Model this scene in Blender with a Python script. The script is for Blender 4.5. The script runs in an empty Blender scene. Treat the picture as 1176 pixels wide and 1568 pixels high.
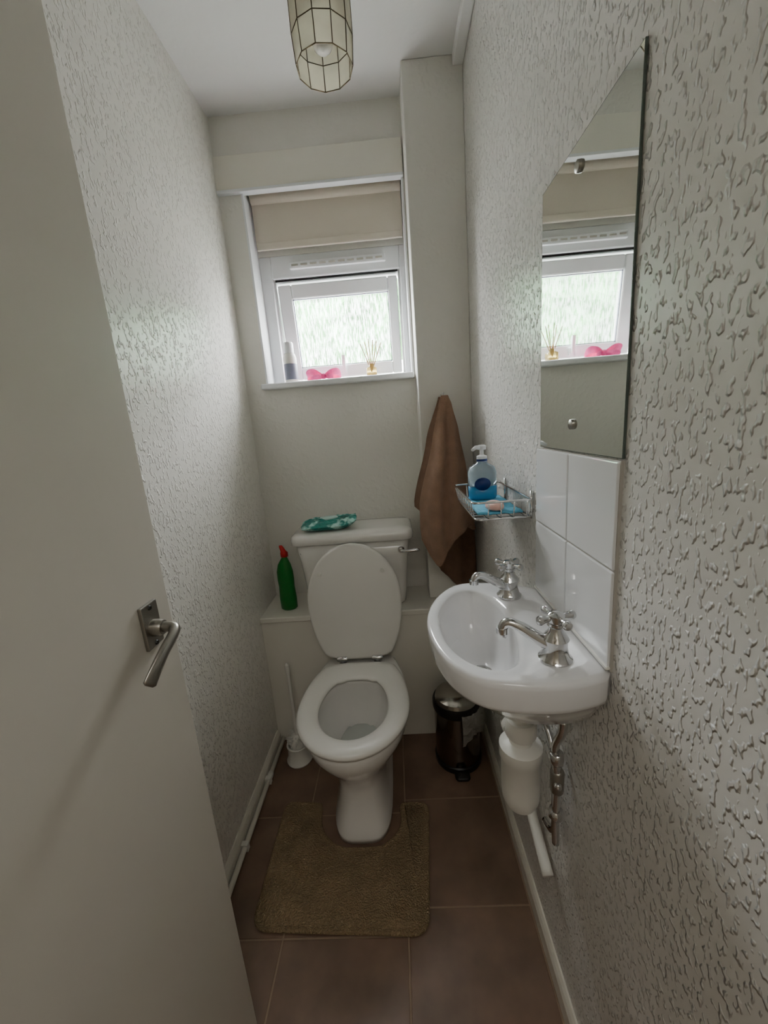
import bpy, bmesh, math, random
from mathutils import Vector, Matrix, noise
random.seed(4)
LW,RW,BY,CZ=-.59,.295,1.66,2.42

# ---------------------------------------------------------------- materials
def lin(c):
    return tuple(((x/255)/12.92 if x/255<=.04045 else ((x/255+.055)/1.055)**2.4) for x in c)
def mat(name,col,rough=.5,metal=0,spec=.5,bump=None,var=None,trans=0,coat=0,alpha=1,sheen=0,ior=1.45,sub=0,det=1.5,var2=None,vr=(.3,.7)):
    m=bpy.data.materials.new(name); m.use_nodes=True
    nt=m.node_tree; b=nt.nodes['Principled BSDF']; N=nt.nodes.new; L=nt.links.new
    c=lin(col); b.inputs['Base Color'].default_value=(*c,1)
    b.inputs['Roughness'].default_value=rough; b.inputs['Metallic'].default_value=metal
    b.inputs['Specular IOR Level'].default_value=spec
    b.inputs['Transmission Weight'].default_value=trans
    b.inputs['Coat Weight'].default_value=coat; b.inputs['Alpha'].default_value=alpha
    b.inputs['Sheen Weight'].default_value=sheen; b.inputs['IOR'].default_value=ior
    tc=N('ShaderNodeTexCoord')
    if var:   # (scale, amount)
        n=N('ShaderNodeTexNoise'); n.inputs['Scale'].default_value=var[0]; n.inputs['Detail'].default_value=4
        L(tc.outputs['Object'],n.inputs['Vector'])
        r=N('ShaderNodeValToRGB')
        r.color_ramp.elements[0].position=vr[0]; r.color_ramp.elements[1].position=vr[1]
        r.color_ramp.elements[0].color=(*[max(0,x*(1-var[1])) for x in c],1)
        r.color_ramp.elements[1].color=(*(lin(var2) if var2 else [min(1,x*(1+var[1])) for x in c]),1)
        L(n.outputs['Fac'],r.inputs['Fac']); L(r.outputs['Color'],b.inputs['Base Color'])
    if bump:  # (scale,strength,dist,lo,hi,zscale)
        s,st,d,lo,hi,zs=bump
        mp=N('ShaderNodeMapping'); mp.inputs['Scale'].default_value=(1,1,zs)
        n=N('ShaderNodeTexNoise'); n.inputs['Scale'].default_value=s; n.inputs['Detail'].default_value=det
        L(tc.outputs['Object'],mp.inputs['Vector']); L(mp.outputs['Vector'],n.inputs['Vector'])
        mr=N('ShaderNodeMapRange'); mr.interpolation_type='SMOOTHSTEP'
        mr.inputs['From Min'].default_value=lo; mr.inputs['From Max'].default_value=hi
        L(n.outputs['Fac'],mr.inputs['Value'])
        bp=N('ShaderNodeBump'); bp.inputs['Strength'].default_value=st; bp.inputs['Distance'].default_value=d
        L(mr.outputs['Result'],bp.inputs['Height']); L(bp.outputs['Normal'],b.inputs['Normal'])
    return m
M={}
M['wallR']=mat('paint_textured_right',(232,230,225),.26,spec=.65,bump=(122,1,.0036,.53,.68,.62),det=1.0)
M['wallL']=mat('paint_textured_left',(240,237,229),.28,spec=.65,bump=(118,1,.0028,.53,.68,.62),det=1.0)
M['wallB']=mat('paint_back',(235,233,226),.5,bump=(60,.35,.0015,.45,.7,1))
M['ceil']=mat('paint_ceiling',(242,241,239),.8,bump=(40,.25,.001,.4,.7,1))
M['cream']=mat('paint_cream_gloss',(238,235,224),.3)
M['door']=mat('paint_door',(208,203,192),.45,bump=(25,.1,.0006,.4,.6,.1))
M['trim']=mat('trim_gloss',(230,226,214),.3)
M['upvc']=mat('upvc_white',(240,242,244),.28)
M['tile']=mat('floor_tile_brown',(122,98,81),.36,var=(7,.25),bump=(30,.15,.001,.4,.6,1))
M['grout']=mat('floor_grout',(150,130,110),.9)
M['ceramic']=mat('ceramic_white',(240,238,233),.12,coat=.5)
M['seat']=mat('seat_plastic',(237,235,229),.25)
M['basin']=mat('basin_ceramic',(241,241,242),.1,coat=.5)
M['chrome']=mat('chrome',(205,205,205),.08,1)
M['steel']=mat('brushed_steel',(160,157,150),.32,1)
M['mirror']=mat('mirror_glass',(228,233,229),.015,1)
M['mirroredge']=mat('mirror_edge',(90,102,96),.2)
M['gtile']=mat('glazed_tile',(240,241,242),.08,coat=.4,bump=(14,.06,.001,.3,.7,1))
M['tgrout']=mat('tile_grout',(190,186,178),.8)
M['plastic']=mat('white_plastic',(234,233,226),.35)
M['mat']=mat('mat_pile',(172,148,114),.95,bump=(260,1,.006,.3,.7,1),var=(18,.12))
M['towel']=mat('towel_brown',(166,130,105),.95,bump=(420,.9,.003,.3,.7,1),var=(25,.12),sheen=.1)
M['towelshade']=mat('towel_brown_shaded',(132,101,80),.95,bump=(420,.9,.003,.3,.7,1),var=(25,.12))  # same towel, darker: shade on the rear layers put into the colour
M['dark']=mat('black_plastic',(24,23,22),.35)
M['binm']=mat('bin_polished_steel',(128,118,108),.14,1)
M['binl']=mat('bin_lid_steel',(165,160,152),.15,1)
M['bag']=mat('bin_bag',(200,198,192),.3,alpha=.6,bump=(60,1,.004,.4,.6,1))
M['green']=mat('green_plastic',(18,112,42),.3)
M['red']=mat('red_plastic',(190,28,30),.35)
M['teal']=mat('teal_film',(40,150,140),.28,var=(22,.3),var2=(178,222,214),vr=(.54,.62),bump=(45,.8,.004,.35,.65,1))
M['tealw']=mat('label_white',(200,228,222),.35)
M['blue']=mat('blue_liquid',(70,160,215),.1,trans=.3)
M['clear']=mat('clear_plastic',(215,235,248),.08,trans=.7)
M['navy']=mat('navy_label',(24,48,110),.35)
M['bluec']=mat('blue_cloth',(96,175,205),.7,bump=(120,.6,.002,.3,.7,1))
M['soap']=mat('soap_pink',(235,190,178),.4)
M['pink']=mat('pink_satin',(228,84,146),.45,var=(40,.25))
M['blind']=mat('blind_fabric',(212,203,188),.85,bump=(300,.2,.0008,.3,.7,1))
M['reed']=mat('reed_wood',(176,136,84),.7)
M['oil']=mat('diffuser_oil',(226,200,130),.08,trans=.6)
M['bulb']=mat('bulb_glass',(246,244,238),.2)
M['leadm']=mat('lamp_dark_metal',(104,90,64),.4,.6)
M['label']=mat('label_grey',(110,112,128),.4)
M['hall']=mat('hall_paint',(215,210,198),.8)
M['leaf']=mat('hedge_leaves',(46,92,44),.8,var=(4,.5))
M['render']=mat('garden_wall_white',(246,246,244),.8)
M['grass']=mat('ground_pale',(210,212,204),.9)

def capiz():
    m=bpy.data.materials.new('capiz_panel'); m.use_nodes=True; nt=m.node_tree
    b=nt.nodes['Principled BSDF']; b.inputs['Base Color'].default_value=(*lin((206,203,186)),1); b.inputs['Roughness'].default_value=.12
    t=nt.nodes.new('ShaderNodeBsdfTranslucent'); t.inputs['Color'].default_value=(*lin((228,223,202)),1)
    n=nt.nodes.new('ShaderNodeTexNoise'); n.inputs['Scale'].default_value=28; tc=nt.nodes.new('ShaderNodeTexCoord'); nt.links.new(tc.outputs['Object'],n.inputs['Vector'])
    x=nt.nodes.new('ShaderNodeMixShader'); nt.links.new(n.outputs['Fac'],x.inputs[0])
    nt.links.new(b.outputs[0],x.inputs[1]); nt.links.new(t.outputs[0],x.inputs[2])
    nt.links.new(x.outputs[0],nt.nodes['Material Output'].inputs[0]); return m
M['capiz']=capiz()
def rainglass():
    m=bpy.data.materials.new('patterned_glass'); m.use_nodes=True; nt=m.node_tree
    for n in list(nt.nodes): nt.nodes.remove(n)
    N=nt.nodes.new;L=nt.links.new
    out=N('ShaderNodeOutputMaterial'); tc=N('ShaderNodeTexCoord'); mp=N('ShaderNodeMapping')
    mp.inputs['Scale'].default_value=(210,210,17); L(tc.outputs['Object'],mp.inputs[0])
    n=N('ShaderNodeTexNoise'); n.inputs['Scale'].default_value=1; n.inputs['Detail'].default_value=3; L(mp.outputs[0],n.inputs['Vector'])
    mr=N('ShaderNodeMapRange'); mr.inputs['From Min'].default_value=.42; mr.inputs['From Max'].default_value=.62
    mr.inputs['To Min'].default_value=.03; mr.inputs['To Max'].default_value=.5
    L(n.outputs['Fac'],mr.inputs[0])
    tr=N('ShaderNodeBsdfTransparent'); tl=N('ShaderNodeBsdfTranslucent'); gl=N('ShaderNodeBsdfGlossy'); gl.inputs['Roughness'].default_value=.1
    tr.inputs[0].default_value=(.96,.98,.97,1); tl.inputs[0].default_value=(.95,.97,.97,1)
    a=N('ShaderNodeMixShader'); L(mr.outputs[0],a.inputs[0]); L(tr.outputs[0],a.inputs[1]); L(tl.outputs[0],a.inputs[2])
    b=N('ShaderNodeMixShader'); b.inputs[0].default_value=.04; L(a.outputs[0],b.inputs[1]); L(gl.outputs[0],b.inputs[2])
    L(b.outputs[0],out.inputs[0]); return m
M['glass']=rainglass()

# ---------------------------------------------------------------- geometry helpers
def obj(name,verts,faces,m,smooth=False,bev=0,sub=0,seg=2):
    me=bpy.data.meshes.new(name); me.from_pydata([tuple(v) for v in verts],[],faces); me.update()
    bm=bmesh.new(); bm.from_mesh(me); bmesh.ops.recalc_face_normals(bm,faces=bm.faces); bm.to_mesh(me); bm.free()
    if smooth:
        for p in me.polygons: p.use_smooth=True
    o=bpy.data.objects.new(name,me); bpy.context.collection.objects.link(o)
    me.materials.append(M[m] if isinstance(m,str) else m)
    if bev:
        b=o.modifiers.new('b','BEVEL'); b.width=bev; b.segments=seg; b.limit_method='ANGLE'; b.angle_limit=.6
    if sub:
        s=o.modifiers.new('s','SUBSURF'); s.levels=sub; s.render_levels=sub
    return o
BF=[(0,1,3,2),(4,6,7,5),(0,4,5,1),(2,3,7,6),(0,2,6,4),(1,5,7,3)]
def boxvf(a,b):
    return [(x,y,z) for x in (a[0],b[0]) for y in (a[1],b[1]) for z in (a[2],b[2])],BF
def box(name,a,b,m,bev=0,seg=2):
    v,f=boxvf(a,b); return obj(name,v,f,m,bev=bev,seg=seg)
def boxes(name,lst,m,bev=0):
    V=[];F=[]
    for a,b in lst:
        v,f=boxvf(a,b); k=len(V); V+=v; F+=[tuple(i+k for i in q) for q in f]
    return obj(name,V,F,m,bev=bev)
def loft(name,rings,m,caps=(True,True),closed=False,smooth=True,sub=0,bev=0):
    n=len(rings[0]); V=[p for r in rings for p in r]; F=[]
    R=len(rings)
    for i in range(R if closed else R-1):
        j=(i+1)%R
        for k in range(n):
            F.append((i*n+k,i*n+(k+1)%n,j*n+(k+1)%n,j*n+k))
    if not closed:
        if caps[0]: F.append(tuple(range(n))[::-1])
        if caps[1]: F.append(tuple((R-1)*n+k for k in range(n)))
    return obj(name,V,F,m,smooth=smooth,sub=sub,bev=bev)
def lathe(name,prof,c,m,n=32,axis=None,smooth=True):
    ax=Vector(axis or (0,0,1)).normalized(); q=Vector((0,0,1)).rotation_difference(ax).to_matrix()
    rings=[]
    for r,h in prof:
        rings.append([Vector(c)+q@Vector((r*math.cos(2*math.pi*k/n),r*math.sin(2*math.pi*k/n),h)) for k in range(n)])
    o=loft(name,rings,m,smooth=smooth)
    e=o.modifiers.new('e','EDGE_SPLIT'); e.split_angle=math.radians(40)
    return o
def tube(name,pts,r,m,n=10,closed=False):
    P=[Vector(p) for p in pts]; rad=r if isinstance(r,(list,tuple)) else [r]*len(P)
    rings=[]; up=None
    for i,p in enumerate(P):
        if closed: t=P[(i+1)%len(P)]-P[i-1]
        else: t=P[min(i+1,len(P)-1)]-P[max(i-1,0)]
        t.normalize()
        if up is None:
            up=Vector((0,0,1)) if abs(t.z)<.9 else Vector((1,0,0))
        up=(up-t*up.dot(t)).normalized(); s=t.cross(up)
        rings.append([p+(up*math.cos(2*math.pi*k/n)+s*math.sin(2*math.pi*k/n))*rad[i] for k in range(n)])
    return loft(name,rings,m,closed=closed)
def tubes(name,segs,r,m,n=8):
    os=[tube(name,s,r,m,n) for s in segs]; return join(name,os)
def join(name,os):
    V=[];F=[];mats=[];mi=[];sm=[]
    for o in os:
        k=len(V); V+=[o.matrix_basis@v.co for v in o.data.vertices]
        ms=o.data.materials[0]
        if ms not in mats: mats.append(ms)
        for p in o.data.polygons:
            F.append(tuple(i+k for i in p.vertices)); mi.append(mats.index(ms)); sm.append(p.use_smooth)
    me=bpy.data.meshes.new(name); me.from_pydata(V,[],F)
    for x in mats: me.materials.append(x)
    for p,a,s in zip(me.polygons,mi,sm): p.material_index=a; p.use_smooth=s
    for o in os: bpy.data.objects.remove(o,do_unlink=True)
    o=bpy.data.objects.new(name,me); bpy.context.collection.objects.link(o)
    return o
def esplit(o):
    e=o.modifiers.new('e','EDGE_SPLIT'); e.split_angle=math.radians(40); return o
def smoothpts(P,n=8,closed=False):
    P=[Vector(p) for p in P]; out=[]; L=len(P)
    for i in range(L if closed else L-1):
        if closed: a,b,c,d=P[i-1],P[i],P[(i+1)%L],P[(i+2)%L]
        else: a,b,c,d=P[max(i-1,0)],P[i],P[i+1],P[min(i+2,L-1)]
        for k in range(n):
            t=k/n
            out.append(.5*((2*b)+(c-a)*t+(2*a-5*b+4*c-d)*t*t+(3*b-a-3*c+d)*t**3))
    if not closed: out.append(P[-1])
    return out
def group(name,parts,loc=None):
    e=bpy.data.objects.new(name,None); bpy.context.collection.objects.link(e)
    e.empty_display_size=.05
    e.location=loc or (0,0,0); bpy.context.view_layer.update()
    for nm,o in parts:
        o.name=nm; o.parent=e; o.matrix_parent_inverse=Matrix.Translation(-Vector(e.location))
    return e

# ---------------------------------------------------------------- room shell
fb=[]
for x0,x1,y0,p in ((-.718,-.385,.757,.333),(-.385,-.053,.757,.333),(-.053,.28,.817,.319),(.28,.6,.817,.319)):
    k=-6
    while y0+k*p<1.66:
        a=y0+k*p; b=a+p; k+=1
        X0,X1,Y0,Y1=max(x0,LW)+.002,min(x1,RW)-.002,max(a,-.4)+.002,min(b,1.66)-.002
        if X1-X0>.006 and Y1-Y0>.01: fb.append(((X0,Y0,-.012),(X1,Y1,0)))
ft=boxes('tiles',fb,'tile',bev=.0015)
fg=box('grout_bed',(-1.1,-1.4,-.06),(1.1,1.9,-.0012),'grout')
group('floor',[('floor_tiles',ft),('floor_grout',fg)])
boxes('ceiling',[((-1.1,-1.4,CZ),(1.1,1.9,CZ+.08))],'ceil')
box('wall_left',(LW-.1,-.28,-.06),(LW,1.9,CZ),'wallL')
box('wall_right',(RW,-.28,-.06),(RW+.1,1.9,CZ),'wallR')
boxes('wall_back',[((LW,BY,-.06),(-.50,1.90,CZ)),((.095,BY,-.06),(RW,1.90,CZ)),((-.50,BY,-.06),(.095,1.90,1.475)),
   ((-.50,BY,2.20),(.095,1.90,CZ)),((-.50,1.752,1.995),(.095,1.90,2.20))],'wallB')
box('trim_lintel',(LW,BY-.014,2.182),(.095,BY,2.292),'cream',bev=.002)
box('trim_lintel_edge',(LW,BY-.02,2.172),(.095,BY+.01,2.182),'upvc',bev=.001)
box('wall_pipe_boxing',(.10,1.52,.585),(RW,BY,CZ),'wallB',bev=.003)
box('trim_ceiling_batten',(.262,-.2,2.388),(RW,1.52,CZ),'ceil',bev=.003)
boxes('wall_front',[((LW,-.30,-.06),(-.44,-.2,CZ)),((.27,-.30,-.06),(RW,-.2,CZ)),((-.44,-.30,2.02),(.27,-.2,CZ))],'hall')
boxes('wall_hall',[((-1.1,-1.4,-.06),(1.1,-1.32,CZ)),((-1.1,-1.32,-.06),(-1.0,-.3,CZ)),((1.0,-1.32,-.06),(1.1,-.3,CZ)),
  ((-1.0,-.32,-.06),(LW-.1,-.28,CZ)),((RW+.1,-.32,-.06),(1.0,-.28,CZ))],'hall')
box('wall_ledge_boxing',(LW,1.435,0),(RW,BY,.56),'cream',bev=.002)
box('trim_ledge_top',(LW,1.425,.56),(RW,BY,.583),'cream',bev=.004)
def skirt(name,x0,x1):
    s=1 if x1>x0 else -1
    pr=[(0,0),(.013,0),(.013,.045),(.009,.055),(.004,.062),(0,.062)]
    rings=[[(x0+s*a,y,z) for a,z in pr] for y in (-.2,1.425)]
    return loft(name,rings,'trim',smooth=False)
skirt('baseboard_left',LW,LW+.1); skirt('baseboard_right',RW,RW-.1)
kp=[tube('kp',[(LW+.024,y,.022) for y in (.2,.6,1.0,1.425)],.0085,'trim',12)]
for y in (.45,.98,1.22): kp.append(box('clip',(LW+.013,y-.008,.008),(LW+.034,y+.008,.034),'plastic'))
kp.append(tube('kp',[(LW+.024,1.22,.022),(LW+.024,1.25,.022)],.0115,'plastic',12))
kpj=join('pipe',kp); group('skirting_pipe',[('pipe_run',kpj)],(LW+.024,.8,.022))

# window
fy0,fy1=1.752,1.815
fr=boxes('f',[((-.50,fy0,1.49),(-.452,fy1,1.995)),((.066,fy0,1.49),(.095,fy1,1.995)),((-.452,fy0,1.912),(.066,fy1,1.995)),((-.452,fy0,1.49),(.066,fy1,1.513))],'upvc',bev=.004)
bead=boxes('b',[((-.452,fy0+.02,1.513),(-.444,fy1,1.912)),((.058,fy0+.02,1.513),(.066,fy1,1.912)),((-.444,fy0+.02,1.902),(.058,fy1,1.912))],'upvc',bev=.001)
gask=boxes('g',[((-.444,fy0+.012,1.903),(.058,fy0+.05,1.912))],'dark')
vent=boxes('v',[((-.374,fy0-.016,1.938),(.012,fy0,1.965))],'upvc',bev=.004)
slot=boxes('vs',[((-.365+i*.0375,fy0-.0175,1.948),(-.338+i*.0375,fy0-.0155,1.955)) for i in range(10)],'tgrout')
piv=Vector((0,fy0+.02,1.893)); rot=Matrix.Translation(piv)@Matrix.Rotation(math.radians(7),4,'X')@Matrix.Translation(-piv)
sx0,sx1,sz0,sz1=-.440,.054,1.518,1.893
sash=boxes('s',[((sx0,fy0+.015,sz0),(sx0+.055,fy0+.055,sz1)),((sx1-.04,fy0+.015,sz0),(sx1,fy0+.055,sz1)),
  ((sx0+.055,fy0+.015,sz1-.055),(sx1-.04,fy0+.055,sz1)),((sx0+.055,fy0+.015,sz0),(sx1-.04,fy0+.055,sz0+.052))],'upvc',bev=.006)
gsk2=boxes('g2',[((sx0+.054,fy0+.022,sz0+.051),(sx0+.058,fy0+.03,sz1-.054)),((sx1-.043,fy0+.022,sz0+.051),(sx1-.039,fy0+.03,sz1-.054)),
  ((sx0+.055,fy0+.022,sz1-.058),(sx1-.04,fy0+.03,sz1-.054)),((sx0+.055,fy0+.022,sz0+.051),(sx1-.04,fy0+.03,sz0+.055))],'label')
pane=obj('p',[(sx0+.05,fy0+.032,sz0+.048),(sx1-.035,fy0+.032,sz0+.048),(sx1-.035,fy0+.032,sz1-.05),(sx0+.05,fy0+.032,sz1-.05)],[(0,1,2,3)],'glass')
hnd=join('h',[box('x',(-.205,fy0+.003,sz0+.012),(-.185,fy0+.016,sz0+.04),'upvc'),box('y',(-.203,fy0-.008,sz0+.02),(-.19,fy0+.004,sz0+.09),'upvc')])
for o in (sash,gsk2,pane,hnd): o.data.transform(rot)
group('window_1',[('frame',fr),('bead',bead),('gasket',gask),('trickle_vent',vent),('vent_slots',slot),('sash',sash),('glazing_seal',gsk2),('glass_pane',pane),('window_handle',hnd)],(-.2,1.76,1.75))
box('trim_reveal',(-.505,BY-.006,1.49),(-.497,1.752,2.172),'upvc',bev=.001)
box('trim_reveal_edge',(.088,BY-.004,1.50),(.0945,1.752,2.172),'upvc',bev=.001)
box('window_sill',(-.52,BY-.035,1.475),(.094,1.752,1.497),'upvc',bev=.005)
bl=box('fab',(-.49,1.722,2.03),(.085,1.725,2.2),'blind')
bl2=box('hem',(-.49,1.718,2.006),(.085,1.729,2.034),'blind',bev=.004)
bl3=lathe('roll',[(.0,0),(.018,0),(.018,.575),(0,.575)],(-.49,1.722,2.182),'blind',axis=(1,0,0))
group('roller_blind',[('fabric',bl),('hem_bar',bl2),('roll',bl3)],(-.2,1.72,2.1))

# outdoors
box('garden_ground',(-12,1.95,-.5),(12,16,-.4),'grass')
box('garden_wall',(-6,7.0,-.4),(6,7.2,2.35),'render')
V=[];F=[];nx,nz=70,16
for j in range(nz+1):
    for i in range(nx+1):
        x=-6+12*i/nx; z=2.2+1.9*j/nz
        d=noise.noise(Vector((x*1.7,0,z*1.7)))*.5+noise.noise(Vector((x*5,3,z*5)))*.25
        V.append((x,7.9+d+ (j/nz)**3*.8, z+(noise.noise(Vector((x*1.2,9,0)))*.5 if j==nz else 0)))
for j in range(nz):
    for i in range(nx): a=j*(nx+1)+i; F.append((a,a+1,a+nx+2,a+nx+1))
obj('garden_hedge',V,F,'leaf')

# door
dx=-.397
dp=box('panel',(dx-.04,-.165,.006),(dx,.60,1.985),'door',bev=.002)
hp=boxes('plate',[((dx,.523,.993),(dx+.006,.562,1.063))],'steel',bev=.0015)
sc=[lathe('sc',[(0,0),(.004,0),(.003,.002),(0,.002)],(dx+.006,.5425,z),'dark',n=12,axis=(1,0,0)) for z in (.998,1.056)]
ros=lathe('ros',[(0,0),(.013,0),(.013,.010),(.011,.016),(.0,.016)],(dx+.006,.5425,1.023),'steel',n=24,axis=(1,0,0))
lp=smoothpts([(dx+.01,.5425,1.023),(dx+.028,.5435,1.023),(dx+.040,.540,1.022),(dx+.044,.527,1.017),(dx+.043,.503,1.006),(dx+.040,.483,.991),(dx+.036,.466,.974)],6)
nn=len(lp); rings=[]
for i,p in enumerate(lp):
    t=(lp[min(i+1,nn-1)]-lp[max(i-1,0)]).normalized(); up=Vector((0,0,1)); up=(up-t*up.dot(t)).normalized(); s=t.cross(up)
    f=i/(nn-1); a=.0080+(.004*max(0,f-.4)/.6) ; b=.0080-.0045*max(0,f-.4)/.6
    if i==nn-1: a*=.6;b*=.6
    rings.append([p+up*a*math.cos(k*math.pi/8)+s*b*math.sin(k*math.pi/8) for k in range(16)])
lev=loft('lever',rings,'steel')
group('door_1',[('door_panel',dp),('handle_plate',hp),('handle_screw_1',sc[0]),('handle_screw_2',sc[1]),('handle_rose',ros),('handle_lever',lev)],(dx,.2,1))

# ---------------------------------------------------------------- toilet
tx=-.193
def egg(cx,yb,yf,hw,n=24,tr=.68,c=.52,p=2):
    L=yb-yf; pts=[]
    for k in range(n+1):
        a=math.pi*k/n; ca,sa=math.cos(a),math.sin(a)
        pts.append((cx+hw*math.copysign(abs(ca)**(2/p),ca), yb-L*(c+(1-c)*max(0,sa)**(2/p))))
    w0=hw*math.sqrt(max(0,1-(c/tr)**2))
    m=10
    for k in range(1,m):
        s=c*(1-k/m); pts.append((cx-hw*math.sqrt(1-((c-s)/tr)**2), yb-L*s))
    for k in range(0,7):
        t=k/6; x=-w0+2*w0*t; e=.012*(abs(2*t-1)**4)
        pts.append((cx+x*.97, yb-e))
    for k in range(m-1,0,-1):
        s=c*(1-k/m); pts.append((cx+hw*math.sqrt(1-((c-s)/tr)**2), yb-L*s))
    return pts
def e3(z,*a,**k): return [Vector((x,y,z)) for x,y in egg(*a,**k)]
R=[e3(0,tx,1.425,.990,.100,tr=1.5,p=3.6),e3(.02,tx,1.425,.990,.100,tr=1.5,p=3.6),e3(.04,tx,1.425,1.0,.093,tr=1.5,p=3.4),e3(.10,tx,1.425,1.015,.083,tr=1.5,p=3.2),e3(.16,tx,1.425,1.02,.082,tr=1.3,p=2.8),
   e3(.21,tx,1.425,1.01,.096,tr=1.1,p=2.5),e3(.26,tx,1.425,.975,.128,tr=.85,p=2.2),e3(.31,tx,1.42,.935,.156,tr=.8),e3(.35,tx,1.42,.91,.172,tr=.75),e3(.385,tx,1.415,.900,.177,tr=.7),e3(.402,tx,1.415,.902,.175,tr=.7),e3(.408,tx,1.41,.91,.168,tr=.7),
   e3(.408,tx,1.25,.945,.128,tr=.6),e3(.395,tx,1.247,.95,.122,tr=.6),e3(.37,tx,1.252,.945,.126,tr=.6),e3(.33,tx,1.25,.955,.118,tr=.6),e3(.28,tx,1.24,.985,.098,tr=.6),e3(.235,tx,1.225,1.03,.068,tr=.6),e3(.20,tx,1.21,1.08,.045,tr=.6)]
pan=loft('pan',R,'ceramic')
water=obj('water',e3(.245,tx,1.226,1.025,.07,tr=.6),[tuple(range(len(R[0])))],mat('water',(190,195,190),.02,spec=.8))
def seatrings(cx,o,i,z):
    out=[]
    for f,dz in ((0,.0),(0,.010),(.10,.017),(.3,.021),(.6,.021),(.88,.016),(1,.009),(1,0)):
        a=egg(cx,*o); b=egg(cx,*i,tr=.6)
        out.append([Vector((p[0]*(1-f)+q[0]*f,p[1]*(1-f)+q[1]*f,z+dz)) for p,q in zip(a,b)])
    return out
seat=loft('seat',seatrings(tx,(1.335,.889,.182),(1.238,.957,.112),.414),'seat',closed=True)
ol=egg(0,0,-.455,.180)
hing=Vector((tx-.003,1.368,.425)); dirv=Vector((0,.048,.43)).normalized(); nrm=Vector((0,-.43,.048)).normalized()
rings=[]
for f,d in ((.955,0),(.985,.002),(1,.006),(1,.011),(.985,.016),(.95,.018)):
    rings.append([hing+Vector((x*f,0,0))+dirv*(-(y+.2275)*f+.2275)+nrm*d for x,y in ol])
lid=loft('lid',rings,'seat')
bufs=[lathe('buf',[(0,0),(.009,0),(.008,.006),(0,.007)],hing+Vector((sx,0,0))+dirv*.345+nrm*.017,'plastic',n=16,axis=nrm) for sx in (-.125,.115)]
hg=[]
for sx in (-.068,.068):
    hx=tx+sx
    hg.append(lathe('hb',[(0,0),(.015,0),(.015,.006),(.009,.01),(.009,.02),(0,.02)],(hx,1.36,.407),'chrome',n=20))
    hg.append(lathe('hc',[(0,-.02),(.009,-.02),(.0105,-.015),(.0105,.015),(.009,.02),(0,.02)],(hx,1.352,.431),'chrome',n=20,axis=(1,0,0)))
hg.append(lathe('hr',[(0,-.06),(.004,-.06),(.004,.06),(0,.06)],(tx,1.356,.429),'chrome',n=12,axis=(1,0,0)))
hg=esplit(join('hinges',hg))
def rrect(cx,cy,hx,hy,r,z,n=6):
    pts=[]
    for qx,qy,a0 in ((1,-1,-90),(1,1,0),(-1,1,90),(-1,-1,180)):
        for k in range(n+1):
            a=math.radians(a0+90*k/n); pts.append(Vector((cx+qx*(hx-r)+r*math.cos(a),cy+qy*(hy-r)+r*math.sin(a),z)))
    return pts
ccx=-.194
CR=[rrect(ccx,1.56,.185,.085,.04,.5835),rrect(ccx,1.555,.196,.095,.04,.60),rrect(ccx,1.553,.203,.10,.04,.66),rrect(ccx,1.552,.214,.105,.035,.80),rrect(ccx,1.551,.223,.106,.03,.868)]
cis=loft('cis',CR,'ceramic')
LR=[rrect(ccx,1.545,.232,.108,.03,.868),rrect(ccx,1.545,.238,.113,.034,.872),rrect(ccx,1.545,.239,.114,.036,.89),rrect(ccx,1.545,.236,.111,.036,.903),rrect(ccx,1.545,.225,.10,.034,.911),rrect(ccx,1.545,.18,.07,.03,.914)]
cl=loft('cl',LR,'ceramic')
fl=esplit(join('flush',[lathe('f1',[(0,0),(.013,0),(.013,.006),(.008,.012),(0,.012)],(-.005,1.443,.83),'chrome',n=20,axis=(0,-1,0)),
   tube('f2',smoothpts([(-.005,1.437,.83),(-.002,1.425,.83),(.02,1.42,.829),(.065,1.42,.832)],5),[.006]*11+[.007]*4+[.004],'chrome',n=10)]))
badge=lathe('badge',[(0,0),(.011,0),(.009,.003),(0,.003)],(-.39,1.4545,.835),'label',n=20,axis=(0,-1,0))
group('toilet',[('pan',pan),('bowl_water',water),('seat',seat),('lid',lid),('lid_buffer_1',bufs[0]),('lid_buffer_2',bufs[1]),('hinges',hg),('cistern',cis),('cistern_lid',cl),('flush_lever',fl),('cistern_badge',badge)],(tx,1.2,0))

# wet wipes packet on the cistern
V=[];F=[];nx,ny=34,16
for side in (1,-1):
    for j in range(ny+1):
        for i in range(nx+1):
            u=i/nx*2-1; v=j/ny*2-1
            h=.021*max(0,(1-abs(u)**4))**.6*max(0,(1-abs(v)**3))**.6
            w=(noise.noise(Vector((u*3,v*3,side)))*.010+noise.noise(Vector((u*8,v*6,side+4)))*.005)*(1-abs(u)**6)*(1-abs(v)**6)
            x=u*.110*(1-.03*abs(v)); y=v*.062*(1+.06*math.sin(u*5))*(1-.12*abs(u)**3)
            z=.021+ (h+w if side>0 else -h)
            z+= .018*max(0,u)**4 + .004*math.sin(v*9)*abs(u)**8
            V.append((x,y,max(z,.0005)))
n1=(nx+1)*(ny+1)
for s in (0,1):
    for j in range(ny):
        for i in range(nx): a=s*n1+j*(nx+1)+i; F.append((a,a+1,a+nx+2,a+nx+1))
wp=obj('w',V,F,'teal',smooth=True)
flap=loft('fl',[[Vector((a*.036*math.cos(2*math.pi*k/24),a*.021*math.sin(2*math.pi*k/24),z)) for k in range(24)] for a,z in ((1,.038),(1,.047),(.9,.049))],'tealw')
for o in (wp,flap):
    o.data.transform(Matrix.Translation((-.283,1.510,.9145))@Matrix.Rotation(math.radians(7),4,'Z'))
group('wet_wipes_packet',[('packet',wp),('opening_flap',flap)],(-.283,1.51,.915))

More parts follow.
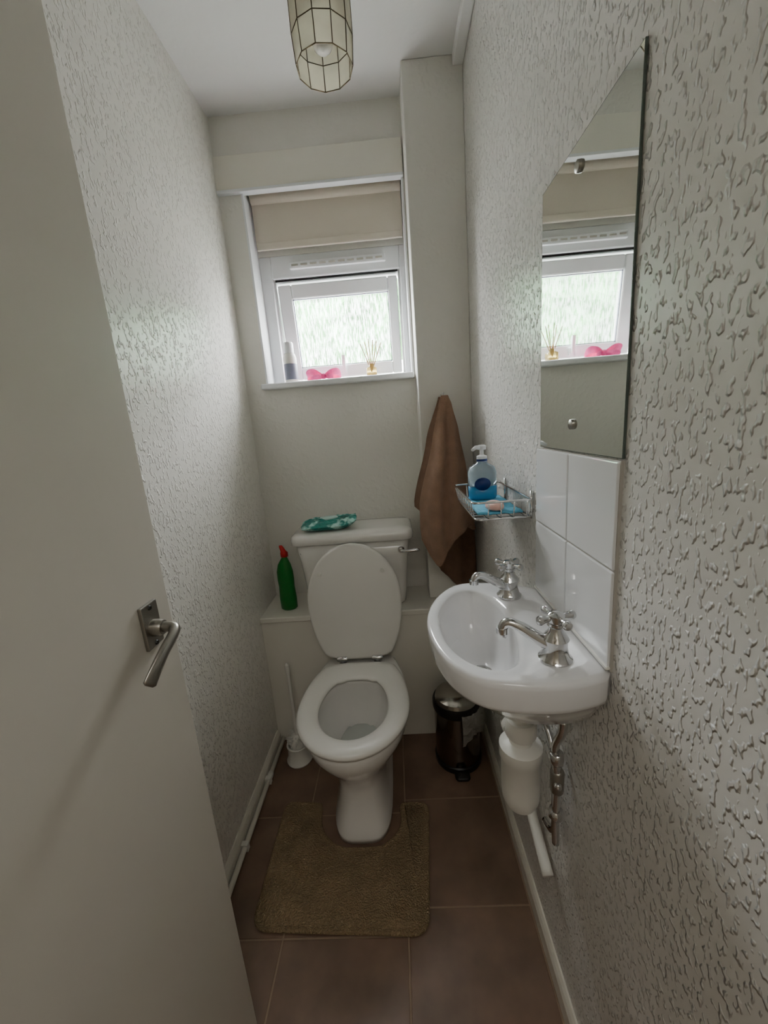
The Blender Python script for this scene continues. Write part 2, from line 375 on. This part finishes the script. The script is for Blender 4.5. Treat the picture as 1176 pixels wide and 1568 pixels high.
# bleach bottle on ledge
bx,by,bz=-.487,1.505,.5835
def ovr(cx,cy,a,b,z,n=28): return [Vector((cx+a*math.cos(2*math.pi*k/n),cy+b*math.sin(2*math.pi*k/n),z)) for k in range(n)]
bb=loft('bb',[ovr(bx,by,.028,.02,bz),ovr(bx,by,.034,.025,bz+.006),ovr(bx,by,.035,.026,bz+.05),ovr(bx,by,.032,.024,bz+.10),ovr(bx,by,.034,.025,bz+.13),ovr(bx,by,.033,.024,bz+.165),ovr(bx+.001,by,.026,.021,bz+.195),ovr(bx+.004,by,.016,.015,bz+.215),ovr(bx+.006,by,.011,.011,bz+.225),ovr(bx+.007,by,.011,.011,bz+.232)],'green')
bc=loft('bc',[ovr(bx+.007,by,.015,.015,bz+.228,20),ovr(bx+.007,by,.015,.015,bz+.245,20),ovr(bx+.005,by,.011,.011,bz+.25,20),ovr(bx-.002,by,.008,.008,bz+.27,20),ovr(bx-.004,by,.006,.006,bz+.275,20)],'red')
group('bleach_bottle',[('bottle',bb),('cap',bc)],(bx,by,bz))

# toilet brush
qx,qy=-.475,1.335
h1=lathe('h1',[(0,0),(.05,0),(.052,.006),(.045,.02),(.042,.06),(.046,.075),(.043,.078),(.038,.075),(.036,.02),(0,.015)],(qx,qy,0.0005),'plastic')
h2=lathe('h2',[(0,.03),(.030,.03),(.032,.05),(.032,.09),(.024,.11),(.008,.118),(.007,.14),(.006,.38),(.009,.40),(.009,.43),(0,.438)],(qx,qy,0.001),'plastic',n=24)
br=[]
for k in range(110):
    a=random.random()*6.28; z=.082+random.random()*.035; r=.036+random.random()*.008
    br.append([(qx+.02*math.cos(a),qy+.02*math.sin(a),z),(qx+r*math.cos(a),qy+r*math.sin(a),z+random.uniform(-.004,.012))])
h3=tubes('h3',br,.0013,'plastic',4)
group('toilet_brush',[('holder',h1),('brush',h2),('bristles',h3)],(qx,qy,0))

# pedal bin
px,py=.165,1.315
p1=lathe('p1',[(0,0),(.088,0),(.09,.004),(.09,.022),(.086,.026),(0,.026)],(px,py,0.0005),'dark',n=40)
p2=lathe('p2',[(0,.026),(.085,.026),(.085,.235),(0,.235)],(px,py,0),'binm',n=48)
p3=lathe('p3',[(0,.235),(.089,.235),(.09,.24),(.09,.262),(.086,.27),(0,.27)],(px,py,0),'dark',n=48)
p4=lathe('p4',[(0,.268),(.083,.268),(.078,.283),(.06,.294),(.03,.299),(0,.30)],(px,py,0),'binl',n=48)
p5=loft('p5',[rrect(px,py-.10,.026,.022,.012,.006),rrect(px,py-.10,.028,.024,.014,.012),rrect(px,py-.10,.024,.02,.012,.018)],'dark')
V=[];F=[]
for j in range(19):
    for i in range(19):
        a=-1.5+1.75*i/18; t=j/18; r=.0915+.012*math.sin(t*3)+.010*abs(noise.noise(Vector((a*4,t*5,2))))+.003*math.sin(a*26)*t
        zb=.255-t*(.12+.03*math.sin(a*3+1))
        V.append((px+min(r*math.cos(a),.125),py+r*math.sin(a),zb))
for j in range(18):
    for i in range(18): k=j*19+i; F.append((k,k+1,k+20,k+19))
p6=obj('p6',V,F,'bag',smooth=True)
group('pedal_bin',[('base',p1),('body',p2),('rim',p3),('lid',p4),('pedal',p5),('bin_liner',p6)],(px,py,0))

# pedestal mat with cut-out
cor=[(-.478,1.14,.035),(-.345,1.13,.02),(-.335,1.035,-.05),(-.27,.975,-.05),(-.12,.975,-.05),(-.062,1.035,-.05),(-.07,1.12,.02),(.03,1.118,.035),(.0,.752,.045),(-.476,.772,.045)]
def roundpoly(c,n=6):
    out=[]
    for i in range(len(c)):
        p=Vector(c[i][:2]); a=Vector(c[i-1][:2]); b=Vector(c[(i+1)%len(c)][:2]); r=abs(c[i][2])
        da=(a-p); db=(b-p); r1=min(r,da.length*.45,db.length*.45)
        A=p+da.normalized()*r1; B=p+db.normalized()*r1
        for k in range(n+1):
            t=k/n; out.append(A*(1-t)**2+p*2*t*(1-t)+B*t*t)
    return out
mo=roundpoly(cor)
def inset(P,d):
    out=[];n=len(P)
    for i in range(n):
        t=(P[(i+1)%n]-P[i-1]); t.normalize(); out.append(P[i]+Vector((-t.y,t.x))*d)
    return out
A=sum(mo[i-1].x*mo[i].y-mo[i].x*mo[i-1].y for i in range(len(mo)))
sg=1 if A>0 else -1
mr=[[Vector((p.x,p.y,z)) for p in inset(mo,sg*d)] for d,z in ((0,.0005),(-.002,.006),(.003,.012),(.010,.010),(.013,.0095),(.017,.014))]
bm_=loft('bath_mat',mr,'mat')

# ---------------------------------------------------------------- washbasin
outer=[(.294,.824),(.25,.85),(.184,.868),(.125,.866),(.082,.825),(.052,.765),(.038,.70),(.042,.63),(.06,.565),(.093,.521),(.140,.500),(.211,.494),(.262,.503),(.294,.514)]
bowl=[(.180,.80),(.15,.83),(.115,.825),(.085,.785),(.064,.73),(.06,.67),(.070,.61),(.096,.562),(.135,.54),(.168,.555),(.186,.60),(.196,.65),(.198,.70),(.193,.76)]
op=smoothpts([(a,b,0) for a,b in outer],6)
k0,k1=op[-1].copy(),op[0].copy()
for k in range(1,8): op.append(k0.lerp(k1,k/8))
bp=smoothpts([(a,b,0) for a,b in bowl],8,True)
def rayres(P,c,n=96):
    out=[]
    for k in range(n):
        a=2*math.pi*k/n; d=Vector((math.cos(a),math.sin(a))); best=None
        for i in range(len(P)):
            p=Vector(P[i][:2])-c; q=Vector(P[(i+1)%len(P)][:2])-c; e=q-p
            den=d.x*e.y-d.y*e.x
            if abs(den)<1e-9: continue
            t=(p.x*e.y-p.y*e.x)/den; s=(p.x*d.y-p.y*d.x)/den
            if t>0 and -1e-6<=s<=1+1e-6 and (best is None or t>best): best=t
        out.append(c+d*best)
    return out
cc=Vector((.135,.68)); O=rayres(op,cc); B=rayres(bp,cc)
wc=Vector((.294,.68))
def oring(s,z,c=wc): return [Vector((c.x+(p.x-c.x)*s,c.y+(p.y-c.y)*s,z)) for p in O]
def bring(s,z,c=Vector((.14,.69))): return [Vector((c.x+(p.x-c.x)*s,c.y+(p.y-c.y)*s,z)) for p in B]
def mixr(f,z): return [Vector((p.x*(1-f)+q.x*f,p.y*(1-f)+q.y*f,z)) for p,q in zip(O,B)]
RR=[oring(.30,.775),oring(.50,.782),oring(.70,.808),oring(.84,.842),oring(.93,.864),oring(.975,.872),oring(.99,.88),oring(1,.912),mixr(.0,.919),mixr(.08,.9235),mixr(.25,.9245),mixr(.6,.922),mixr(.9,.921),mixr(1,.918),
    bring(.97,.908),bring(.93,.888),bring(.86,.862),bring(.74,.836),bring(.55,.818),bring(.3,.811),bring(.1,.809)]
bas=loft('bas',RR,'basin')
wst=lathe('wst',[(0,0),(.02,0),(.021,.003),(.015,.004),(.012,.002),(0,.002)],(.14,.69,.8095),'chrome',n=24)
ovf=lathe('ovf',[(0,0),(.012,0),(.011,.002),(.008,.002),(.007,.0),(0,0)],(.186,.69,.895),'chrome',n=20,axis=(-1,0,.3))
group('washbasin',[('basin',bas),('waste_outlet',wst),('overflow',ovf)],(.17,.68,.92))

def tap(c,ang):
    x,y,z=c; parts=[]
    parts.append(lathe('a',[(0,0),(.025,0),(.0255,.004),(.021,.009),(.018,.02),(.0175,.03),(.02,.037),(.0165,.043),(.011,.05),(.0105,.056),(.014,.06),(.014,.064),(.009,.066),(0,.066)],(x,y,z),'chrome',n=32))
    d=Vector((math.cos(ang),math.sin(ang),0)); o=Vector(c); q=.80
    sp=smoothpts([o+d*.01+Vector((0,0,.026)),o+d*.035*q+Vector((0,0,.036)),o+d*.062*q+Vector((0,0,.050)),o+d*.082*q+Vector((0,0,.057)),o+d*.094*q+Vector((0,0,.055)),o+d*.099*q+Vector((0,0,.046))],5)
    nn=len(sp); parts.append(tube('b',sp,[.0115-.0040*min(1,i/(nn*.6)) for i in range(nn)],'chrome',n=16))
    parts.append(lathe('bt',[(0,0),(.0095,0),(.0095,.009),(0,.009)],o+d*.099*q+Vector((0,0,.039)),'chrome',n=20))
    for k in range(4):
        a=ang+.5+k*math.pi/2; e=Vector((math.cos(a),math.sin(a),0)); s=o+Vector((0,0,.071))
        parts.append(tube('c',[s,s+e*.014,s+e*.022,s+e*.027,s+e*.031,s+e*.033],[.005,.0045,.006,.0075,.006,.001],'chrome',n=12))
    parts.append(lathe('d',[(0,.062),(.012,.062),(.013,.068),(.013,.076),(.009,.08),(0,.081)],(x,y,z),'chrome',n=24))
    return esplit(join('tap',parts))
t1=tap((.222,.79,.9225),math.radians(192)); t1.name='basin_tap'
t2=tap((.227,.556,.9225),math.radians(165)); t2.name='basin_tap.001'

# trap and pipes
tc_=(.215,.69)
tr=lathe('tr',[(0,.771),(.019,.771),(.019,.700),(.027,.700),(.031,.694),(.031,.668),(.028,.662),(.023,.660),(.023,.648),(.037,.645),(.043,.640),(.043,.615),(.040,.611),(.039,.53),(.037,.51),(.030,.494),(0,.488)],(tc_[0],tc_[1],0),'plastic',n=36)
o1=lathe('o1',[(0,0),(.016,0),(.016,.02),(.021,.02),(.021,.038),(.016,.038),(.016,.045),(0,.045)],(tc_[0],tc_[1]+.035,.625),'plastic',n=24,axis=(0,1,0))
o2=tube('o2',smoothpts([(tc_[0],.765,.625),(.235,.80,.622),(.262,.81,.60),(.274,.812,.55),(.276,.812,.37),(.276,.80,.335),(.276,.76,.315),(.276,.69,.285)],5),.0125,'plastic',n=16)
group('bottle_trap',[('trap_body',tr),('outlet_nut',o1),('waste_pipe',o2)],(tc_[0],tc_[1],.49))
cp=[]
cp.append(tube('c1',smoothpts([(.262,.60,.770),(.262,.605,.74),(.258,.622,.70),(.262,.63,.66),(.268,.635,.60),(.268,.64,.50),(.272,.645,.44)],5),.0075,'chrome',n=12))
cp.append(lathe('c2',[(0,0),(.013,0),(.015,.004),(.015,.02),(.012,.024),(0,.024)],(.262,.627,.655),'chrome',n=6))
cp.append(lathe('c3',[(0,0),(.012,0),(.013,.004),(.013,.045),(.010,.05),(0,.05)],(.268,.636,.58),'steel',n=20))
cp.append(lathe('c4',[(0,0),(.013,0),(.014,.004),(.014,.018),(0,.022)],(.269,.641,.51),'chrome',n=6))
cp.append(lathe('c5',[(0,0),(.007,0),(.007,.018),(.004,.02),(0,.02)],(.268,.636,.605),'chrome',n=16,axis=(-.3,-1,0)))
cp.append(tube('c6',smoothpts([(.25,.76,.770),(.255,.755,.74),(.265,.72,.69),(.272,.69,.66),(.273,.66,.62),(.272,.652,.54),(.272,.655,.46),(.272,.70,.43)],5),.0075,'chrome',n=12))
cpj=join('supply',cp)
group('water_supply_pipes',[('pipework',cpj)],(.265,.65,.5))

# splashback tiles, mirror
tb=[]
for (y0,y1) in ((.520,.669),(.672,.821)):
    for (z0,z1) in ((.925,1.076),(1.079,1.230)): tb.append(((RW-.007,y0,z0),(RW-.0005,y1,z1)))
tl=boxes('tl',tb,'gtile',bev=.002); tg=box('tg',(RW-.004,.518,.922),(RW,.823,1.2315),'tgrout')
clk=box('clk',(.2845,.518,.9245),(.2925,.821,.930),'plastic',bev=.002)
group('splashback_tiles',[('tiles',tl),('tile_grout',tg),('sealant_bead',clk)],(RW,.67,1.08))
m1=box('m1',(RW-.0035,.516,1.234),(RW-.0005,.808,1.676),'mirroredge')
m2=obj('m2',[(RW-.0037,.517,1.235),(RW-.0037,.807,1.235),(RW-.0037,.807,1.675),(RW-.0037,.517,1.675)],[(0,1,2,3)],'mirror')
ms=[lathe('ms',[(0,0),(.0085,0),(.008,.004),(.004,.006),(0,.006)],(RW-.0038,.664,z),'steel',n=20,axis=(-1,0,0)) for z in (1.278,1.641)]
group('wall_mirror',[('backing',m1),('mirror_glass',m2),('mirror_screw_1',ms[0]),('mirror_screw_2',ms[1])],(RW,.66,1.45))

# wire shelf
x0,x1,y0,y1,zt,zb=.160,.289,.845,1.115,1.118,1.078
def rect(z,i=0): 
    c=roundpoly([(x0+i,y0+i,.015),(x1,y0+i,.004),(x1,y1-i,.004),(x0+i,y1-i,.015)],5); return [(p.x,p.y,z) for p in c]
ws=[tube('w',rect(zt),.0026,'chrome',8,True),tube('w',rect(zb,.008),.0022,'chrome',8,True)]
for k in range(9):
    y=y0+.025+k*(y1-y0-.05)/8
    ws.append(tube('w',[(x0,y,zt),(x0+.008,y,zb),(x1,y,zb)],.0015,'chrome',6))
for k in range(4):
    x=x0+.035+k*.028
    ws.append(tube('w',[(x,y0,zt),(x,y0+.008,zb),(x,y1-.008,zb),(x,y1,zt)],.0015,'chrome',6))
for y in (y0+.0,y1-.06):
    ws.append(tube('w',[(x1+.002,y+.01,zt+.018),(x1+.002,y+.01,zb-.004)],.0035,'chrome',8))
wsj=join('wire',ws); wsj.name='wire_shelf'
V=[];F=[]
for j in range(13):
    for i in range(13):
        V.append((x0+.018+.10*i/12,y0+.03+.20*j/12,1.0815+.003*noise.noise(Vector((i*.5,j*.5,0)))+.002))
for j in range(12):
    for i in range(12): k=j*13+i; F.append((k,k+1,k+14,k+13))
cloth=obj('folded_cloth',V,F,'bluec',smooth=True); s_=cloth.modifiers.new('s','SOLIDIFY'); s_.thickness=.004; s_.offset=1
sb=loft('soap_bar',[[Vector((.222+a*.021*math.cos(t),.905+a*.032*math.sin(t),z)) for t in [2*math.pi*k/28 for k in range(28)]] for a,z in ((.7,1.0900),(.95,1.092),(1,1.098),(.92,1.104),(.6,1.107),(.2,1.1075))],'soap')
# soap dispenser
sx,sy,sz=.225,1.045,1.0885
d1=loft('d1',[rrect(sx,sy,.033,.019,.016,sz),rrect(sx,sy,.037,.022,.018,sz+.006),rrect(sx,sy,.037,.022,.018,sz+.035)],'blue')
d1b=loft('d1b',[rrect(sx,sy,.037,.022,.018,sz+.0355),rrect(sx,sy,.037,.022,.018,sz+.07),rrect(sx,sy,.032,.019,.016,sz+.085),rrect(sx,sy,.016,.014,.012,sz+.094),rrect(sx,sy,.012,.012,.011,sz+.10)],'clear')
d2=loft('d2',[[Vector((sx-.004+a*math.cos(t),sy-.0225-q,sz+.042+.8*a*math.sin(t))) for t in [2*math.pi*k/28 for k in range(28)]] for a,q in ((.021,0),(.021,.0012))],'navy')
d3=lathe('d3',[(0,0),(.0135,0),(.0135,.014),(.007,.017),(.005,.018),(.005,.03),(.011,.031),(.012,.04),(.008,.043),(0,.043)],(sx,sy,sz+.099),'upvc',n=24)
d4=tube('d4',[(sx,sy,sz+.136),(sx-.018,sy-.012,sz+.137),(sx-.028,sy-.019,sz+.131)],[.006,.005,.004],'upvc',n=10)
d5=lathe('d5',[(0,0),(.0138,0),(.0138,.006),(0,.006)],(sx,sy,sz+.100),'navy',n=24)
group('soap_dispenser',[('liquid_body',d1),('clear_body',d1b),('label',d2),('pump',d3),('nozzle',d4),('collar',d5)],(sx,sy,sz))

# ---------------------------------------------------------------- towel
def interp(tab,t):
    for (a,va),(b,vb) in zip(tab,tab[1:]):
        if t<=b:
            f=(t-a)/(b-a); f=f*f*(3-2*f)*.4+f*.6; return va+(vb-va)*f
    return tab[-1][1]
def layer(name,left,right,bot,yc,amp,ph,nf=2.3,nu=44,nv=60,ztop=1.385,bulge=.055,th=.008,m='towel',hem=None):
    V=[];F=[]
    for j in range(nv+1):
        for i in range(nu+1):
            u=i/nu; v=j/nv; zb=interp(bot,u); z=ztop-(ztop-zb)*v
            l=interp(left,ztop-z); r=interp(right,ztop-z); x=l+(r-l)*u
            dep=min(1,(ztop-z)/.25)
            fold=math.sin(u*nf*2*math.pi+ph+1.2*(ztop-z)); fold=math.copysign(abs(fold)**.6,fold)
            y=yc-(.012+bulge*math.sin(math.pi*min(1,max(0,u)))**.8*dep)*(.3+.7*min(1,(ztop-z)/.5)) + amp*dep*fold + .006*noise.noise(Vector((u*3,z*6,ph)))*dep
            V.append((x,y,z))
    for j in range(nv):
        for i in range(nu): a=j*(nu+1)+i; F.append((a,a+1,a+nu+2,a+nu+1))
    last=[Vector(v) for v in V[-(nu+1):]]
    o=obj(name,V,F,m,smooth=True); s=o.modifiers.new('s','SOLIDIFY'); s.thickness=th; s.offset=0
    if hem:
        hh=tube(name+'hem',[p+Vector((0,-.001,.003)) for p in last],hem,m,10); return o,hh
    return o
Lf=[(0,.170),(.03,.160),(.15,.135),(.38,.078),(.47,.076),(.60,.09),(.8,.115)]
Rg=[(0,.194),(.03,.205),(.12,.225),(.28,.250),(.45,.270),(.56,.275),(.75,.277)]
fb_=[(0,.87),(.12,.81),(.22,.785),(.4,.84),(.65,.90),(.85,.92),(1,.90)]
ta,hem1=layer('a',Lf,Rg,fb_,1.425,.012,.5,bulge=.06,th=.010,hem=.0075)
tb_=layer('b',[(0,.175),(.2,.15),(.4,.100),(.8,.12)],[(0,.192),(.28,.256),(.5,.284),(.8,.288)],[(0,.78),(.3,.70),(.6,.655),(1,.645)],1.508,.010,2.2,bulge=.03,m='towelshade')
tc2=layer('c',[(0,.168),(.15,.12),(.38,.062),(.5,.06)],[(0,.19),(.4,.13),(.6,.13)],[(0,.985),(.4,.97),(1,.90)],1.495,.004,1,nf=1,m='towelshade')
hk=tube('hk',smoothpts([(.182,1.52,1.392),(.182,1.49,1.388),(.182,1.475,1.376),(.182,1.465,1.382),(.182,1.462,1.398)],4),.004,'chrome',n=8)
group('hanging_towel',[('front_fold',ta),('front_hem',hem1),('back_fold',tb_),('side_fold',tc2),('hook',hk)],(.18,1.5,1.38))

# ---------------------------------------------------------------- pendant lamp
lx,ly=-.102,1.10; r=.069
ns=11; pan_=[];edges=[]
tiers=[(2.110,2.166),(2.166,2.25),(2.25,2.334)]
for (a,b) in tiers:
    for k in range(ns):
        t0=2*math.pi*k/ns;t1=2*math.pi*(k+1)/ns
        rl=.065 if a==2.110 else r
        P=[(lx+rl*math.cos(t0),ly+rl*math.sin(t0)),(lx+rl*math.cos(t1),ly+rl*math.sin(t1))]
        Q=[(lx+r*math.cos(t0),ly+r*math.sin(t0)),(lx+r*math.cos(t1),ly+r*math.sin(t1))]
        q=[(*P[0],a),(*P[1],a),(*Q[1],b),(*Q[0],b)]
        pan_.append(obj('q',q,[(0,1,2,3)],'capiz'))
        for i in range(4): edges.append([q[i],q[(i+1)%4]])
pj=join('panels',pan_)
ej=tubes('e',edges,.0012,'leadm',5)
sp=[]
for k in range(3):
    a=2*math.pi*k/3; sp.append([(lx+.015*math.cos(a),ly+.015*math.sin(a),2.325),(lx+r*math.cos(a),ly+r*math.sin(a),2.331)])
sj=tubes('sp',sp,.002,'leadm',6)
hd=lathe('hd',[(0,.225),(.014,.225),(.016,.235),(.016,.26),(.012,.275),(.006,.285),(.003,.29),(.003,.39),(.035,.392),(.038,.405),(.036,.4195),(0,.4195)],(lx,ly,2.0),'upvc',n=28)
bu=lathe('bu',[(0,.140),(.012,.141),(.021,.149),(.025,.163),(.024,.178),(.018,.195),(.013,.21),(.012,.226),(0,.226)],(lx,ly,2.0),'bulb',n=28)
group('pendant_lamp',[('shade_panels',pj),('shade_frame',ej),('shade_spokes',sj),('lamp_holder',hd),('bulb',bu)],(lx,ly,2.3))

# ---------------------------------------------------------------- sill items
s0=1.4975
b1=lathe('b1',[(0,0),(.025,0),(.027,.004),(.027,.10),(.022,.115),(.013,.12),(.013,.125),(0,.125)],(-.408,1.70,s0),'plastic')
b2=lathe('b2',[(0,.118),(.020,.118),(.020,.155),(.017,.16),(0,.16)],(-.408,1.70,s0),'upvc')
b3=lathe('b3',[(.0274,.015),(.0274,.075),(.0272,.076),(.0272,.014)],(-.408,1.70,s0),'label')
group('lotion_bottle',[('bottle',b1),('cap',b2),('label',b3)],(-.408,1.7,s0))
rb=[]
def ribbon(name,pts,w):
    P=smoothpts(pts,8); V=[];F=[]
    for i,p in enumerate(P):
        t=i/(len(P)-1); ww=w*(.35+.65*abs(math.sin(math.pi*t)))
        V+= [p+Vector((0,-.2*ww,.5*ww)),p+Vector((.1*ww,0,.0)),p+Vector((0,.2*ww,-.45*ww))]
    for i in range(len(P)-1):
        for k in range(2): a=i*3+k; F.append((a,a+1,a+4,a+3))
    o=obj(name,V,F,'pink',smooth=True); return o
z=s0+.018
rb.append(ribbon('r',[(-.275,1.69,z),(-.305,1.675,z+.016),(-.335,1.68,z+.012),(-.345,1.70,z-.002),(-.315,1.71,z-.006),(-.275,1.70,z)],.03))
rb.append(ribbon('r',[(-.272,1.69,z),(-.245,1.675,z+.01),(-.215,1.68,z+.012),(-.205,1.70,z),(-.235,1.71,z-.004),(-.272,1.70,z)],.03))
rb.append(ribbon('r',[(-.275,1.69,z),(-.295,1.66,z-.006),(-.32,1.65,z-.008)],.022))
rb.append(ribbon('r',[(-.27,1.69,z),(-.245,1.665,z-.006),(-.23,1.655,z-.008)],.022))
rb.append(lathe('k',[(0,-.012),(.009,-.01),(.012,0),(.009,.01),(0,.012)],(-.273,1.688,z),'pink',n=16))
rj=join('pink_ribbon_bow',rb)
g1=loft('g1',[rrect(-.075,1.705,.019,.019,.005,s0),rrect(-.075,1.705,.021,.021,.006,s0+.003),rrect(-.075,1.705,.021,.021,.006,s0+.035),rrect(-.075,1.705,.010,.010,.007,s0+.042),rrect(-.075,1.705,.010,.010,.007,s0+.052)],'oil')
g2=tubes('g2',[[(-.075,1.705,s0+.02),(-.075+a,1.705+b,s0+.15-abs(a)*.4)] for a,b in ((-.04,0),(-.022,.01),(-.005,-.01),(.012,.008),(.028,-.004),(.045,.004))],.0018,'reed',6)
group('reed_diffuser',[('glass_jar',g1),('reeds',g2)],(-.075,1.705,s0))

# ---------------------------------------------------------------- light
w=bpy.data.worlds.new('overcast'); bpy.context.scene.world=w; w.use_nodes=True
nt=w.node_tree; bg=nt.nodes['Background']; bg.inputs[0].default_value=(.97,.985,1,1); bg.inputs[1].default_value=54
pl=bpy.data.lights.new('window_portal','AREA'); pl.shape='RECTANGLE'; pl.size=.56; pl.size_y=.48; pl.cycles.is_portal=True
po=bpy.data.objects.new('window_portal',pl); bpy.context.collection.objects.link(po); po.location=(-.2,1.92,1.74); po.rotation_euler=(math.radians(-90),0,0)
hl=bpy.data.lights.new('hall_fill','AREA'); hl.shape='DISK'; hl.size=.7; hl.energy=9; hl.color=(1,.96,.9)  # unseen soft lamp, added as fill from the hall side
ho=bpy.data.objects.new('hall_fill',hl); bpy.context.collection.objects.link(ho); ho.location=(.1,-.85,2.38)

# ---------------------------------------------------------------- camera
X=Vector((0.9968,-0.0689,-0.0403)).normalized();Y=Vector((0.0244,-0.2179,0.9757)); Y=(Y-X*Y.dot(X)).normalized(); Z=X.cross(Y)
if Z.y>0: Z=-Z
cr=Vector((X.x,Y.x,Z.x)); cd=Vector((X.y,Y.y,Z.y)); cf=Vector((X.z,Y.z,Z.z))
Mx=Matrix((( cr.x,-cd.x,-cf.x,0),(cr.y,-cd.y,-cf.y,0),(cr.z,-cd.z,-cf.z,1.3),(0,0,0,1)))
cam=bpy.data.cameras.new('camera'); cam.sensor_fit='VERTICAL'; cam.sensor_height=24; cam.lens=24*600/1568; cam.clip_start=.01
co=bpy.data.objects.new('camera',cam); bpy.context.collection.objects.link(co); co.matrix_world=Mx
bpy.context.scene.camera=co
